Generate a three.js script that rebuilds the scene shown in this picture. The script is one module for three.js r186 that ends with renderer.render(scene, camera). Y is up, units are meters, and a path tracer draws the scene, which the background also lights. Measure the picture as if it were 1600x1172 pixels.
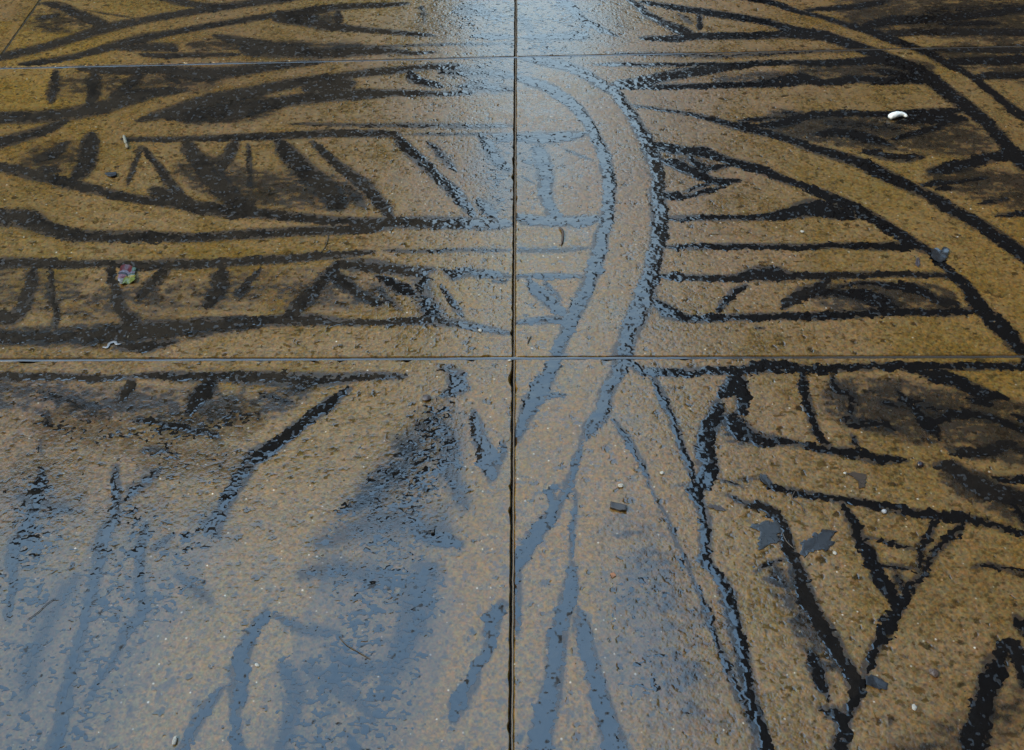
import * as THREE from 'three';
import { mergeGeometries } from 'three/addons/utils/BufferGeometryUtils.js';

// ---------------------------------------------------------------- camera, sky, sun, exposure
const scene = new THREE.Scene();
const camera = new THREE.PerspectiveCamera(40.2305, 1024 / 750, 0.05, 600);
camera.position.set(0, 1.6, 0);
camera.rotation.set(-45.497 * Math.PI / 180, 0, 0);

const renderer = new THREE.WebGLRenderer({ antialias: true });
renderer.toneMapping = THREE.LinearToneMapping;
renderer.toneMappingExposure = 4.0;
renderer.shadowMap.enabled = true;

// small seeded noise tools
function rng(seed) { let s = seed >>> 0; return () => { s = (s + 0x6d2b79f5) | 0; let t = Math.imul(s ^ (s >>> 15), 1 | s); t = (t + Math.imul(t ^ (t >>> 7), 61 | t)) ^ t; return ((t ^ (t >>> 14)) >>> 0) / 4294967296; }; }
const LAT = new Float32Array(65536);
{ const r = rng(77); for (let i = 0; i < 65536; i++) LAT[i] = r() * 2 - 1; }
function vn(x, y) {                                  // value noise, -1 .. 1
  const xi = Math.floor(x), yi = Math.floor(y); let fx = x - xi, fy = y - yi;
  fx = fx * fx * (3 - 2 * fx); fy = fy * fy * (3 - 2 * fy);
  const a = (yi & 255) << 8, b = ((yi + 1) & 255) << 8, c = xi & 255, d = (xi + 1) & 255;
  const p = LAT[a | c], q = LAT[b | c];
  const t = p + (LAT[a | d] - p) * fx, u = q + (LAT[b | d] - q) * fx;
  return t + (u - t) * fy;
}
const cl = (x, a = 0, b = 1) => x < a ? a : x > b ? b : x;
const ss = (a, b, x) => { const t = cl((x - a) / (b - a)); return t * t * (3 - 2 * t); };

// pale overcast sky, blue-grey with soft cloud
{
  const W = 512, Hh = 256, d = new Float32Array(W * Hh * 4);
  for (let j = 0; j < Hh; j++) for (let i = 0; i < W; i++) {
    const az = i / W * Math.PI * 2, el = (j + .5) / Hh * Math.PI - Math.PI / 2;
    const cx = Math.cos(el) * Math.cos(az), cz = Math.cos(el) * Math.sin(az), cy = Math.sin(el);
    const cloud = .6 * vn(cx * 3 + 9 + cy * 2, cz * 3 + 5 - cy) + .4 * vn(cx * 7 + 40, cz * 7 + cy * 5 + 20);
    const k = cy < -.02 ? .12 : (.90 + .22 * cy) * (1 + .10 * cloud), w = .5 + .5 * cloud;
    const o = (j * W + i) * 4;
    const u = ss(.45, .95, cy);                      // paler low down, bluer overhead
    d[o] = k * (.58 - .16 * u + .05 * w); d[o + 1] = k * (.84 - .09 * u + .03 * w); d[o + 2] = k * (1.06 + .12 * u); d[o + 3] = 1;
  }
  const t = new THREE.DataTexture(d, W, Hh, THREE.RGBAFormat, THREE.FloatType);
  t.mapping = THREE.EquirectangularReflectionMapping; t.magFilter = THREE.LinearFilter; t.needsUpdate = true;
  scene.background = t; scene.environment = t;
}
// low veiled sun, off to the left over the open yard
const sun = new THREE.DirectionalLight(new THREE.Color().setRGB(1, .77, .43), 1.0);
sun.position.set(-9, 11, 1.5); sun.target.position.set(0, 0, -2);
sun.shadow.radius = 22; sun.castShadow = true; sun.shadow.mapSize.set(2048, 2048);
Object.assign(sun.shadow.camera, { left: -9, right: 9, top: 9, bottom: -9, near: 1, far: 40 });
scene.add(sun, sun.target);

// ---------------------------------------------------------------- helpers
const names = new Map();
function numbered(n) { const k = names.get(n) ?? 0; names.set(n, k + 1); return k ? n + '_' + String(k).padStart(3, '0') : n; }
function mesh(name, geo, mat, parent = scene) {
  const m = new THREE.Mesh(geo, mat); m.name = parent === scene ? numbered(name) : name;
  m.castShadow = m.receiveShadow = true; parent.add(m); return m;
}
function tag(o, label, category, group) { o.userData.label = label; o.userData.category = category; if (group) o.userData.group = group; return o; }
const std = (r, g, b, rough, extra = {}) => new THREE.MeshPhysicalMaterial({ color: new THREE.Color().setRGB(r, g, b), roughness: rough, ...extra });

// ---------------------------------------------------------------- where the tyres pushed the muddy water
// each track: strength % (under 50: only a damp sheen, negative: only a stain), silt %, then x, z, half width in millimetres along its middle line
const TRACKS = [
[100,75,-2306,-2723,15,-2052,-2817,25,-1820,-2903,26,-1615,-2979,26,-1479,-3053,26,-1415,-3109,26,-1325,-3174,32,-1241,-3214,23,-1151,-3255,23,-1046,-3297,24,-885,-3348,24,-726,-3392,19],
[100,75,-1327,-3179,23,-1405,-3232,19,-1466,-3278,19,-1530,-3325,18,-1596,-3348,20],
[90,75,-1579,-3242,19,-1520,-3260,19],
[52,75,-1548,-3179,30,-1442,-3143,30],
[100,75,-1209,-3392,17,-1113,-3353,17,-1020,-3325,18,-935,-3334,19],
[60,75,-1443,-3297,8,-1257,-3237,8],
[100,75,-1538,-2931,13,-1415,-2967,17,-1347,-3003,17,-1275,-3049,26,-1195,-3100,31,-1123,-3135,18,-1046,-3165,18,-919,-3214,18,-813,-3255,18,-747,-3269,28,-665,-3297,28,-528,-3330,19,-357,-3344,14],
[100,75,-1253,-3024,13,-1180,-3041,26,-1100,-3041,27,-1074,-3016,16],
[100,75,-1174,-2991,12,-1065,-2987,16,-951,-2991,12,-867,-2995,12],
[100,75,-972,-3122,11,-894,-3087,22,-835,-3066,25,-783,-3075,17],
[100,75,-864,-3045,18,-825,-3012,26,-773,-3016,33],
[100,75,-817,-3032,44,-709,-3020,40,-599,-3003,33,-494,-3016,33,-387,-3020,20,-333,-3003,12,-244,-3008,8],
[60,20,-442,-3045,13,-228,-3058,13,0,-3066,13],
[100,75,-798,-3242,17,-709,-3219,25,-605,-3183,25,-510,-3161,17,-342,-3135,13,-254,-3117,13],
[100,75,-769,-3246,32,-663,-3251,32],
[90,75,-586,-3287,15,-575,-3196,15],
[52,20,-304,-3325,19,-292,-3205,19],
[100,75,-1350,-2903,12,-1221,-2895,23,-1066,-2895,23,-982,-2875,34,-906,-2875,36,-807,-2907,28,-695,-2931,20,-591,-2947,12],
[90,75,-1410,-2887,15,-1393,-2818,13,-1367,-2707,15],
[100,75,-1291,-2883,17,-1261,-2780,19,-1244,-2689,17],
[100,75,-1157,-2887,20,-1156,-2844,20,-1170,-2788,21,-1186,-2725,26],
[100,75,-1161,-2754,30,-1036,-2769,23,-985,-2780,12],
[60,75,-1061,-2875,19,-1013,-2818,19],
[100,75,-2243,-2569,19,-1958,-2589,31,-1707,-2607,32,-1489,-2622,32,-1394,-2625,32,-1300,-2643,33,-1213,-2678,37,-1143,-2721,30,-1067,-2762,19],
[100,75,-2064,-2273,16,-1836,-2354,27,-1629,-2428,27,-1445,-2494,28,-1383,-2527,25,-1334,-2560,24,-1297,-2601,20],
[100,75,-1085,-2605,14,-1008,-2650,25,-921,-2707,33,-831,-2750,33,-771,-2773,30,-677,-2814,27,-578,-2844,23,-479,-2871,19,-376,-2895,20,-298,-2911,16,-239,-2919,16,-159,-2923,20],
[100,75,-1002,-2625,21,-907,-2643,36,-813,-2657,46,-756,-2685,36,-662,-2714,29,-565,-2743,33,-467,-2754,29,-365,-2758,18,-269,-2758,15,-192,-2758,15,-115,-2762,15],
[100,75,-619,-2788,41,-497,-2818,42],
[90,20,-316,-2887,16,-293,-2837,21,-213,-2799,20],
[66,20,-218,-2887,35,0,-2864,34],
[64,20,-155,-2799,37,0,-2780,37],
[100,75,-1097,-2511,10,-975,-2507,13,-879,-2511,13,-786,-2517,13,-691,-2524,17,-538,-2534,17,-394,-2537,17,-323,-2534,16],
[62,75,-643,-2588,10,-448,-2581,14,-254,-2581,17,0,-2577,17],
[60,20,-292,-2534,10,-91,-2537,10,0,-2534,10],
[80,20,-36,-2514,23,9,-2511,26],
[100,75,-1202,-2540,20,-1180,-2452,23,-1169,-2368,25,-1178,-2313,26],
[100,75,-2179,-2512,11,-1870,-2456,17,-1607,-2408,17,-1386,-2368,17,-1299,-2337,20,-1195,-2298,20,-1095,-2257,15,-996,-2226,16,-904,-2206,18,-810,-2186,24,-720,-2167,24,-664,-2161,21,-575,-2145,18,-486,-2131,16,-399,-2123,16,-312,-2120,21,-227,-2120,24,-139,-2118,24,-10,-2115,24],
[100,75,-1307,-2405,18,-1282,-2436,23,-1255,-2494,17],
[80,75,-1287,-2368,22,-1239,-2355,19],
[90,75,-1042,-2475,6,-1037,-2383,7,-1032,-2284,7],
[100,75,-1034,-2468,6,-977,-2383,9,-912,-2284,13,-871,-2232,16],
[100,75,-924,-2507,15,-886,-2433,20,-834,-2355,26,-779,-2278,28,-728,-2212,30,-677,-2181,27],
[100,75,-782,-2494,20,-789,-2420,18,-795,-2359,20],
[90,75,-742,-2484,5,-713,-2343,5,-695,-2269,5],
[100,75,-956,-2269,22,-912,-2240,21,-841,-2212,15],
[100,75,-662,-2501,20,-601,-2405,28,-541,-2319,32,-491,-2260,32,-451,-2184,28],
[100,75,-565,-2494,9,-498,-2405,13,-439,-2334,17,-378,-2260,16,-340,-2198,15,-310,-2137,14],
[60,75,-434,-2255,27,-384,-2184,23],
[80,20,-331,-2527,17,-284,-2449,19,-242,-2383,17,-191,-2304,19,-153,-2255,19,-131,-2217,17,-98,-2150,15],
[65,20,-235,-2491,17,-182,-2399,19,-153,-2349,12],
[80,20,-84,-2220,19,-50,-2148,24],
[80,20,-91,-2534,14,-59,-2449,20,-39,-2399,21,-10,-2359,20],
[75,20,9,-2517,29,109,-2514,29,210,-2540,22],
[85,20,72,-2475,22,88,-2368,23,90,-2260,19,92,-2209,16,109,-2156,17,139,-2139,13],
[80,20,26,-2334,7,57,-2298,7],
[70,20,140,-2465,6,222,-2399,6],
[100,20,6,-2848,21,78,-2814,26,140,-2754,22,192,-2667,19,226,-2567,15,250,-2475,15,258,-2383,16,262,-2284,15,250,-2170,15,233,-2094,16,218,-2011,18,205,-1946,16,186,-1883,16,163,-1816,17,136,-1751,16,118,-1695,14,102,-1641,12,84,-1582,13,70,-1555,18,58,-1518,17,35,-1470,16,17,-1417,12,7,-1380,7],
[100,20,58,-1513,9,110,-1513,9],
[100,20,30,-2971,16,80,-2955,23,158,-2927,26,223,-2875,22,276,-2803,17,313,-2754,18,336,-2678,15,359,-2594,17,380,-2507,18,391,-2433,21,395,-2359,16,389,-2266,17,384,-2170,20,377,-2094,19,362,-2026,19,346,-1958,19,332,-1895,20,314,-1834,23,294,-1775,26,273,-1723,22,257,-1668,19,243,-1612,19,226,-1571,16,207,-1528,15,196,-1485,15,183,-1446,16,161,-1417,14,152,-1389,11],
[85,20,133,-1339,7,124,-1301,9],
[90,20,96,-1262,7,73,-1244,9,84,-1204,10,61,-1172,16,37,-1133,15,19,-1096,14,7,-1066,13],
[90,20,-14,-994,13,-31,-967,13,-37,-936,12,-40,-906,9,-59,-875,10,-67,-846,11,-85,-810,15,-93,-778,12],
[90,20,8,-1083,7,9,-936,7],
[75,20,126,-1249,5,124,-1196,6,114,-1138,6,112,-1091,7],
[100,20,112,-1080,8,107,-1022,13,92,-976,14,82,-932,16,75,-888,14,68,-840,15,59,-801,18,49,-766,18,43,-725,18,26,-623,17,8,-513,16,-11,-401,9],
[90,20,120,-986,9,127,-946,13,134,-900,13,140,-856,14,149,-816,14,155,-781,16,163,-737,20,185,-635,19,208,-527,18,232,-416,10],
[70,20,-124,-1584,22,-118,-1534,27,-150,-1509,21],
[54,20,-164,-1450,32,-200,-1398,43,-215,-1363,48,-222,-1322,48,-242,-1283,51,-288,-1229,43,-333,-1196,37],
[85,20,-80,-1461,12,-67,-1389,15,-49,-1336,20,-42,-1283,14],
[55,20,-148,-1433,24,-124,-1363,29,-128,-1296,33,-87,-1216,26],
[55,20,-362,-1126,38,-246,-1178,42,-122,-1155,40],
[80,20,-195,-1155,17,-146,-1143,20,-96,-1123,18],
[56,20,-388,-1055,34,-319,-1069,36,-234,-1048,34],
[60,20,-427,-977,14,-363,-942,14,-302,-936,12],
[69,20,-147,-1076,31,-172,-1028,33,-172,-977,29,-184,-930,27,-200,-881,25,-217,-837,18],
[62,20,-294,-863,18,-208,-869,19],
[60,20,-397,-881,16,-359,-825,21,-363,-795,19,-370,-751,15,-391,-650,15,-414,-543,14,-437,-432,8],
[62,20,-352,-872,18,-271,-819,16,-228,-778,15],
[57,20,-310,-899,24,-261,-851,21],
[90,20,-267,-751,9,-251,-725,9,-184,-634,9,-113,-535,8,-39,-433,5],
[80,20,-799,-1317,6,-785,-1267,9,-766,-1184,10,-773,-1164,15,-773,-1129,12,-766,-1087,10,-765,-1058,10,-762,-1004,11,-761,-969,9,-755,-930,9,-752,-888,8,-748,-840,10,-746,-795,14,-741,-751,14,-741,-722,14,-748,-624,14,-755,-519,13,-762,-411,7],
[62,20,-753,-1233,19,-728,-1278,24,-708,-1304,22],
[62,20,-755,-1358,17,-703,-1353,13],
[74,20,-703,-1176,10,-699,-1126,10,-692,-1091,10,-677,-1029,9,-658,-976,12,-677,-942,10,-683,-904,9,-690,-875,7,-698,-844,6,-714,-807,10],
[55,20,-645,-1148,19,-678,-1111,18],
[78,20,-439,-986,13,-456,-936,11,-465,-888,16,-463,-850,16,-456,-810,13,-454,-766,7,-440,-726,11,-402,-624,10,-362,-515,10,-320,-403,6],
[72,20,-484,-837,10,-504,-810,12,-516,-778,13,-526,-744,10,-560,-650,10,-596,-549,9,-634,-444,5],
[75,20,-944,-1309,11,-935,-1267,12,-931,-1224,12,-925,-1176,12,-935,-1138,13,-928,-1091,12,-914,-1040,9,-904,-1004,8,-890,-953,5],
[80,20,-985,-1455,12,-968,-1419,11],
[57,20,-971,-1380,10,-956,-1338,10],
[54,20,-965,-1232,28,-855,-1201,22],
[53,20,-799,-1055,27,-827,-924,27,-814,-816,22],
[53,20,-611,-1055,30,-541,-1001,22],
[100,75,-1718,-1586,7,-1489,-1580,12,-1290,-1574,12,-1120,-1569,12,-1008,-1565,10,-898,-1561,8,-825,-1565,8],
[100,75,-832,-1549,17,-835,-1498,12],
[90,20,-654,-1549,22,-672,-1503,19,-683,-1455,12],
[80,20,-794,-1442,9,-735,-1435,7,-681,-1415,10,-626,-1401,11,-606,-1387,9],
[75,20,-530,-1353,18,-537,-1291,18,-552,-1249,16,-567,-1191,12,-596,-1176,5],
[85,20,-553,-1204,13,-572,-1163,18,-557,-1141,10],
[52,20,-1021,-1522,23,-869,-1470,23],
[100,20,-354,-1528,11,-401,-1473,16,-438,-1432,15,-476,-1380,15,-511,-1348,20,-520,-1322,13],
[85,75,-826,-1569,8,-714,-1567,14,-644,-1569,16,-559,-1565,21,-467,-1561,23,-376,-1559,18,-302,-1569,12,-230,-1569,12],
[90,75,-478,-1534,15,-444,-1537,16],
[55,20,-544,-1516,14,-464,-1488,14],
[60,20,-155,-1594,27,-112,-1580,26],
[100,75,-2015,-2142,20,-1751,-2142,32,-1520,-2142,32,-1321,-2142,32,-1257,-2142,33,-1187,-2099,23,-1119,-2073,21,-1039,-2062,20,-954,-2062,21,-825,-2059,16,-701,-2070,16,-648,-2073,16,-522,-2083,16,-438,-2088,16,-373,-2091,13,-308,-2107,19],
[100,75,-1907,-1941,12,-1660,-1947,20,-1443,-1953,20,-1257,-1958,20,-1176,-1960,17,-1090,-1953,15,-987,-1953,12,-903,-1946,17,-844,-1953,20,-761,-1955,17,-682,-1965,15,-631,-1970,15,-550,-1978,15,-467,-1988,13,-386,-1995,10,-343,-1998,10],
[64,20,-318,-2003,8,-135,-2008,10,-5,-2011,10],
[100,75,-1169,-1938,14,-1154,-1871,14,-1145,-1798,15,-1156,-1755,19,-1189,-1764,18,-1382,-1809,18,-1613,-1863,19,-1887,-1926,11],
[85,75,-1125,-1933,7,-1098,-1857,7,-1062,-1773,8,-1047,-1723,10],
[100,75,-983,-1938,9,-964,-1883,9,-931,-1823,9,-903,-1773,13,-879,-1744,20,-878,-1695,25],
[80,75,-839,-1933,23,-866,-1876,18,-883,-1816,13],
[100,75,-709,-1938,19,-701,-1857,18,-716,-1798,21],
[60,75,-635,-1888,17,-646,-1818,14],
[80,75,-614,-1938,10,-657,-1834,8],
[100,75,-1775,-1693,11,-1542,-1693,19,-1338,-1693,19,-1164,-1693,19,-1088,-1693,19,-1011,-1693,19,-951,-1697,20,-900,-1706,31,-826,-1716,33,-750,-1723,22,-676,-1731,15,-590,-1738,18,-561,-1740,18],
[100,75,-888,-1663,14,-813,-1661,17,-763,-1678,13],
[70,75,-756,-1751,7,-564,-1758,7],
[100,75,-592,-1751,17,-475,-1751,20,-397,-1744,11,-281,-1744,9,-204,-1749,13,-125,-1740,13,-68,-1723,10,-4,-1706,10],
[100,75,-534,-1760,13,-518,-1769,16,-493,-1816,23,-468,-1864,17,-443,-1921,17,-430,-1958,15],
[100,75,-448,-1933,16,-407,-1888,16,-370,-1846,13,-318,-1816,12,-302,-1816,7],
[100,75,-430,-1958,19,-359,-1946,24,-296,-1933,21,-235,-1926,17,-193,-1933,19],
[90,20,-327,-1907,10,-258,-1857,22,-229,-1839,18],
[55,75,-321,-1864,17,-262,-1784,17],
[68,20,-215,-1933,19,-210,-1841,26,-187,-1780,32,-164,-1744,21],
[75,20,-165,-1933,18,-140,-1912,19,-112,-1926,17,-5,-1907,14],
[75,20,-170,-1871,10,-114,-1758,10],
[75,20,-46,-1888,12,-15,-1888,12],
[100,20,10,-2142,24,64,-2129,19,130,-2126,19,194,-2129,19,221,-2142,20],
[66,20,13,-2011,13,105,-2011,10,200,-2016,10],
[78,20,12,-1907,12,81,-1907,12,170,-1904,10],
[100,20,37,-1895,7,71,-1839,18,102,-1791,16,121,-1769,15],
[90,20,80,-1883,7,115,-1816,7],
[90,20,12,-1744,11,77,-1749,13,129,-1751,13],
[100,5,410,-2240,26,437,-2234,17,460,-2232,8,514,-2255,8,567,-2284,5],
[100,5,402,-2137,11,477,-2139,11,563,-2142,11,628,-2142,11,672,-2150,16,728,-2164,23,788,-2184,35,829,-2172,34,887,-2142,17],
[100,5,384,-2021,8,504,-2021,10,607,-2021,10,734,-2023,10,819,-2028,10,902,-2023,13,965,-2023,18,1006,-2023,13],
[100,5,356,-1907,12,447,-1902,10,526,-1895,12,573,-1909,18,606,-1916,26,639,-1914,27,678,-1907,14,760,-1912,12,915,-1912,10,1037,-1912,10,1068,-1904,13],
[95,5,560,-1871,11,517,-1834,10,478,-1780,6],
[100,5,341,-1820,19,364,-1780,21,409,-1758,13,468,-1760,11,545,-1760,11,624,-1762,11,740,-1762,13,841,-1775,13,938,-1777,13,1017,-1777,13,1085,-1784,13],
[95,5,636,-1786,10,665,-1823,15,698,-1846,20,745,-1876,14,767,-1907,10],
[100,5,717,-1839,9,797,-1846,17,853,-1823,26,905,-1798,24],
[85,5,783,-1871,7,843,-1883,7,904,-1871,12,962,-1864,17,1004,-1827,19],
[100,5,1000,-1816,19,1045,-1804,19],
[80,5,564,-1725,11,578,-1723,9],
[100,5,396,-2481,26,469,-2455,22,538,-2439,22,602,-2399,18,665,-2365,21,725,-2319,17,772,-2287,14,823,-2246,20,879,-2200,22,932,-2142,20,968,-2086,20,1008,-2031,20,1041,-1993,11,1054,-1943,11,1080,-1895,17,1092,-1839,17,1098,-1786,21,1115,-1744,24,1130,-1706,22,1137,-1661,18,1143,-1633,15,1189,-1477,14,1238,-1313,13,1287,-1145,8],
[100,5,415,-2405,17,482,-2359,20,543,-2304,15,610,-2304,9],
[90,5,536,-2359,14,599,-2380,14],
[100,5,511,-2462,22,546,-2462,19],
[75,5,490,-2424,14,526,-2349,16],
[90,5,459,-2255,8,532,-2290,8],
[95,5,350,-2692,5,444,-2664,7,539,-2632,10,630,-2588,17,697,-2557,20,762,-2524,16,837,-2465,19,907,-2424,25,968,-2383,27,1022,-2325,26,1067,-2275,23,1109,-2232,22,1155,-2164,24,1192,-2120,24,1229,-2059,25,1268,-1990,25,1369,-1850,24,1478,-1700,23,1591,-1543,13],
[100,5,437,-3358,14,567,-3311,19,676,-3274,23,782,-3237,23,860,-3205,22,907,-3165,26,1009,-3122,30,1078,-3066,33,1146,-3012,28,1208,-2947,30,1267,-2875,33,1305,-2773,30,1339,-2689,29,1376,-2577,23,1391,-2475,21,1406,-2383,24,1482,-2216,24,1563,-2037,23,1647,-1852,13],
[100,5,-9,-3701,12,338,-3567,20,627,-3455,20,866,-3363,19,960,-3287,14,1037,-3251,13,1106,-3192,17,1179,-3143,25,1242,-3075,24,1307,-3020,19,1363,-2935,18,1415,-2852,13,1440,-2773,15,1466,-2696,15,1493,-2632,24,1619,-2484,23,1755,-2324,23,1899,-2156,13],
[95,5,1159,-3183,19,1283,-3228,33,1426,-3237,26,1604,-3274,21,1729,-3306,26,1999,-3336,27,2317,-3372,27,2687,-3413,16],
[100,5,1209,-3130,21,1342,-3143,21,1507,-3143,22,1672,-3143,22,1918,-3130,22,2203,-3115,22,2526,-3098,13],
[100,5,1299,-3028,17,1418,-3028,17,1629,-3020,17,1866,-3002,17,2140,-2981,17,2451,-2957,10],
[100,5,1369,-2955,20,1500,-2955,24,1609,-2963,24,1850,-2961,24,2130,-2960,24,2451,-2959,15],
[100,5,1415,-2852,15,1576,-2868,19,1813,-2870,19,2089,-2873,19,2406,-2876,12],
[90,5,990,-3297,13,1165,-3325,17,1290,-3363,13],
[55,5,1397,-3278,48,1736,-3325,49,1999,-3333,51,2307,-3343,51,2661,-3354,31],
[80,5,1416,-3196,18,1609,-3205,18],
[100,5,416,-3100,9,515,-3096,21,600,-3113,21,709,-3117,21,790,-3117,21,900,-3126,22,1006,-3109,26,1056,-3087,22],
[100,20,-378,-4162,8,-53,-3831,13,202,-3571,12,403,-3368,11,451,-3274,17,501,-3214,18,549,-3157,29,580,-3130,31],
[85,5,631,-3274,11,612,-3157,10],
[55,5,558,-3269,26,593,-3205,26],
[90,20,-523,-4365,15,-223,-3937,23,7,-3609,21,183,-3358,19,224,-3251,18,276,-3179,17,342,-3109,11],
[85,20,41,-3100,17,97,-3104,21,218,-3117,30,234,-3100,14],
[67,20,32,-3255,22,63,-3143,21],
[63,20,-169,-3315,51,-86,-3278,59],
[85,20,-125,-3113,17,0,-3109,21],
[55,5,318,-2995,12,478,-2995,20,637,-2987,20,770,-2995,20,933,-3012,16,1093,-3020,16],
[90,5,262,-2931,8,367,-2931,12,497,-2931,10,629,-2931,12,760,-2935,16,865,-2943,16,1023,-2943,20,1133,-2959,25,1203,-2927,25],
[100,5,306,-2814,15,368,-2822,22,437,-2844,28,517,-2875,29,598,-2895,26,679,-2915,15,758,-2927,12],
[100,5,310,-2795,15,457,-2795,15,586,-2799,15,713,-2806,15,817,-2822,25,888,-2844,34,955,-2822,19,1052,-2844,23,1128,-2833,23,1207,-2844,26,1284,-2841,35],
[90,5,1118,-2895,16,1214,-2871,24],
[90,5,656,-2605,13,758,-2622,13],
[95,5,701,-2581,13,774,-2588,19,856,-2629,19,956,-2643,17,1055,-2643,14,1153,-2643,21,1254,-2650,20,1330,-2660,13],
[90,5,802,-2650,18,828,-2646,18],
[100,5,1118,-2605,20,1220,-2618,24,1316,-2615,21],
[90,5,861,-2534,13,934,-2544,27,1001,-2517,27,1062,-2481,17],
[80,5,984,-2449,20,1068,-2414,19,1140,-2424,18],
[90,5,1078,-2507,14,1175,-2550,11,1262,-2594,14],
[56,5,906,-2594,31,1103,-2567,34],
[95,5,1143,-2349,19,1218,-2374,24,1323,-2414,22,1393,-2424,24,1609,-2432,25,1862,-2442,25,2152,-2453,15],
[95,5,1101,-2287,14,1197,-2304,8,1285,-2325,8],
[80,5,1134,-2266,21,1171,-2275,19],
[70,5,1228,-2200,15,1306,-2223,15],
[95,5,1255,-2150,10,1328,-2161,10,1537,-2188,11,1785,-2220,11,2073,-2257,6],
[100,5,261,-1612,11,289,-1586,12,368,-1582,10,443,-1582,12,517,-1588,13,551,-1598,17,586,-1600,18,648,-1592,10,721,-1592,10,834,-1598,10,907,-1598,10,1020,-1602,10,1132,-1602,10,1302,-1602,10,1500,-1602,10,1726,-1602,6],
[95,5,851,-1592,10,921,-1576,12,972,-1565,16],
[100,5,308,-1565,8,324,-1503,9,336,-1450,7,346,-1389,7,354,-1336,8,361,-1288,11],
[70,5,338,-1537,8,352,-1534,8],
[100,5,503,-1576,16,469,-1528,19,451,-1509,16],
[100,5,504,-1565,12,492,-1494,13,479,-1459,16],
[100,5,441,-1492,15,419,-1435,16,402,-1389,17,396,-1344,18,399,-1309,18,377,-1271,17,360,-1249,13,369,-1208,10,372,-1164,10,363,-1114,11,361,-1080,11,381,-1047,9,389,-994,10,393,-942,9,398,-894,10,398,-850,9,400,-804,9,406,-763,10,406,-725,13,409,-623,12,411,-515,11,414,-403,7],
[100,5,453,-1450,20,472,-1417,25,504,-1389,18,535,-1382,14,589,-1373,5,634,-1358,9,684,-1353,11,732,-1336,14,783,-1336,9,801,-1331,4],
[95,5,636,-1574,11,629,-1498,10,630,-1441,10,634,-1389,9,650,-1372,10],
[90,5,702,-1569,11,705,-1534,14,726,-1518,20],
[68,5,738,-1509,16,707,-1435,17,756,-1432,19,803,-1412,15],
[90,5,704,-1394,14,708,-1363,11],
[100,5,899,-1569,16,969,-1553,21,1012,-1518,21,1062,-1503,6],
[95,5,980,-1498,12,1021,-1488,12],
[90,5,832,-1522,11,855,-1473,12,875,-1417,16,883,-1384,6],
[90,5,846,-1441,9,913,-1450,10,957,-1459,15,1006,-1446,14,1047,-1421,10,1172,-1358,10,1312,-1287,9,1464,-1211,5],
[90,5,1062,-1450,15,1078,-1448,15,1233,-1432,15,1412,-1415,15,1614,-1395,9],
[60,5,759,-1518,4,833,-1524,4],
[54,5,792,-1488,27,923,-1470,30],
[90,5,887,-1361,7,923,-1348,14,974,-1348,14,1017,-1372,11,1046,-1358,11,1176,-1307,11,1322,-1251,11,1482,-1188,6],
[100,5,856,-1317,17,889,-1312,18,903,-1283,15,929,-1262,23,966,-1244,23,1001,-1229,17,1126,-1182,17,1266,-1129,16,1420,-1071,10],
[90,5,959,-1278,8,1020,-1283,8,1177,-1293,8,1362,-1306,8,1575,-1320,5],
[90,5,974,-1216,13,988,-1191,13,1060,-1092,13,1138,-984,12,1219,-871,7],
[90,5,818,-1317,9,825,-1316,9],
[100,5,514,-1262,10,578,-1244,8,639,-1229,8,703,-1216,10,764,-1204,8,826,-1191,10,882,-1184,10,916,-1172,7,960,-1157,5,1088,-1120,5,1233,-1079,5,1393,-1034,3],
[80,5,406,-1283,5,456,-1262,5],
[90,5,446,-1280,3,492,-1281,3],
[100,5,498,-1286,12,508,-1270,12,518,-1257,11],
[85,5,423,-1244,6,458,-1221,6,496,-1208,10,510,-1191,12],
[90,5,481,-1224,14,506,-1196,13,517,-1169,11,520,-1117,13,526,-1083,13,529,-1051,16,533,-1012,16,538,-976,18,555,-940,15,565,-894,16,575,-863,15,577,-825,13,571,-801,9],
[95,5,643,-1216,8,654,-1176,11,658,-1138,11,668,-1103,12,673,-1058,14,685,-1022,14,688,-990,11],
[95,5,668,-1143,4,763,-1114,4],
[100,5,814,-1184,7,790,-1145,7,769,-1114,6,749,-1069,6],
[100,5,874,-1179,8,839,-1148,6,795,-1110,6,772,-1083,5,756,-1061,5,727,-1032,6,699,-997,10,677,-969,9,655,-940,10,632,-906,9,602,-860,8],
[90,5,685,-1080,6,744,-1072,6],
[60,5,711,-1055,12,707,-1028,12],
[100,5,601,-848,13,623,-840,13],
[66,5,514,-981,15,505,-962,13],
[70,5,517,-900,13,521,-850,15,526,-807,11],
[90,5,510,-795,7,534,-783,15,544,-766,13,530,-725,13,491,-623,12,450,-513,12,408,-401,7],
[90,5,448,-1065,5,480,-1083,5,514,-1090,4],
[90,5,465,-1051,6,498,-1032,6],
[54,5,490,-1065,17,496,-1055,17],
[80,5,853,-1072,5,886,-1080,7,941,-1058,6,1060,-1018,6,1195,-972,6,1343,-922,3],
[100,5,859,-906,12,830,-871,18,793,-819,17,765,-766,17,746,-725,19,698,-623,18,647,-513,17,595,-401,10],
[100,5,869,-896,7,873,-851,7,890,-747,7,908,-636,7,926,-521,4],
[100,5,899,-964,18,905,-954,19,966,-865,18,1033,-768,17,1103,-667,10],
[80,5,675,-888,7,683,-888,6],
[70,5,630,-776,8,620,-764,7],
[90,20,211,-1441,5,235,-1389,9,258,-1331,7,273,-1267,5],
[70,5,273,-1267,5,288,-1216,4,307,-1152,5,319,-1091,6,331,-1040,5,344,-997,6,354,-940,6,363,-896,9,376,-850,7,386,-804,6,397,-766,7],
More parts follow.
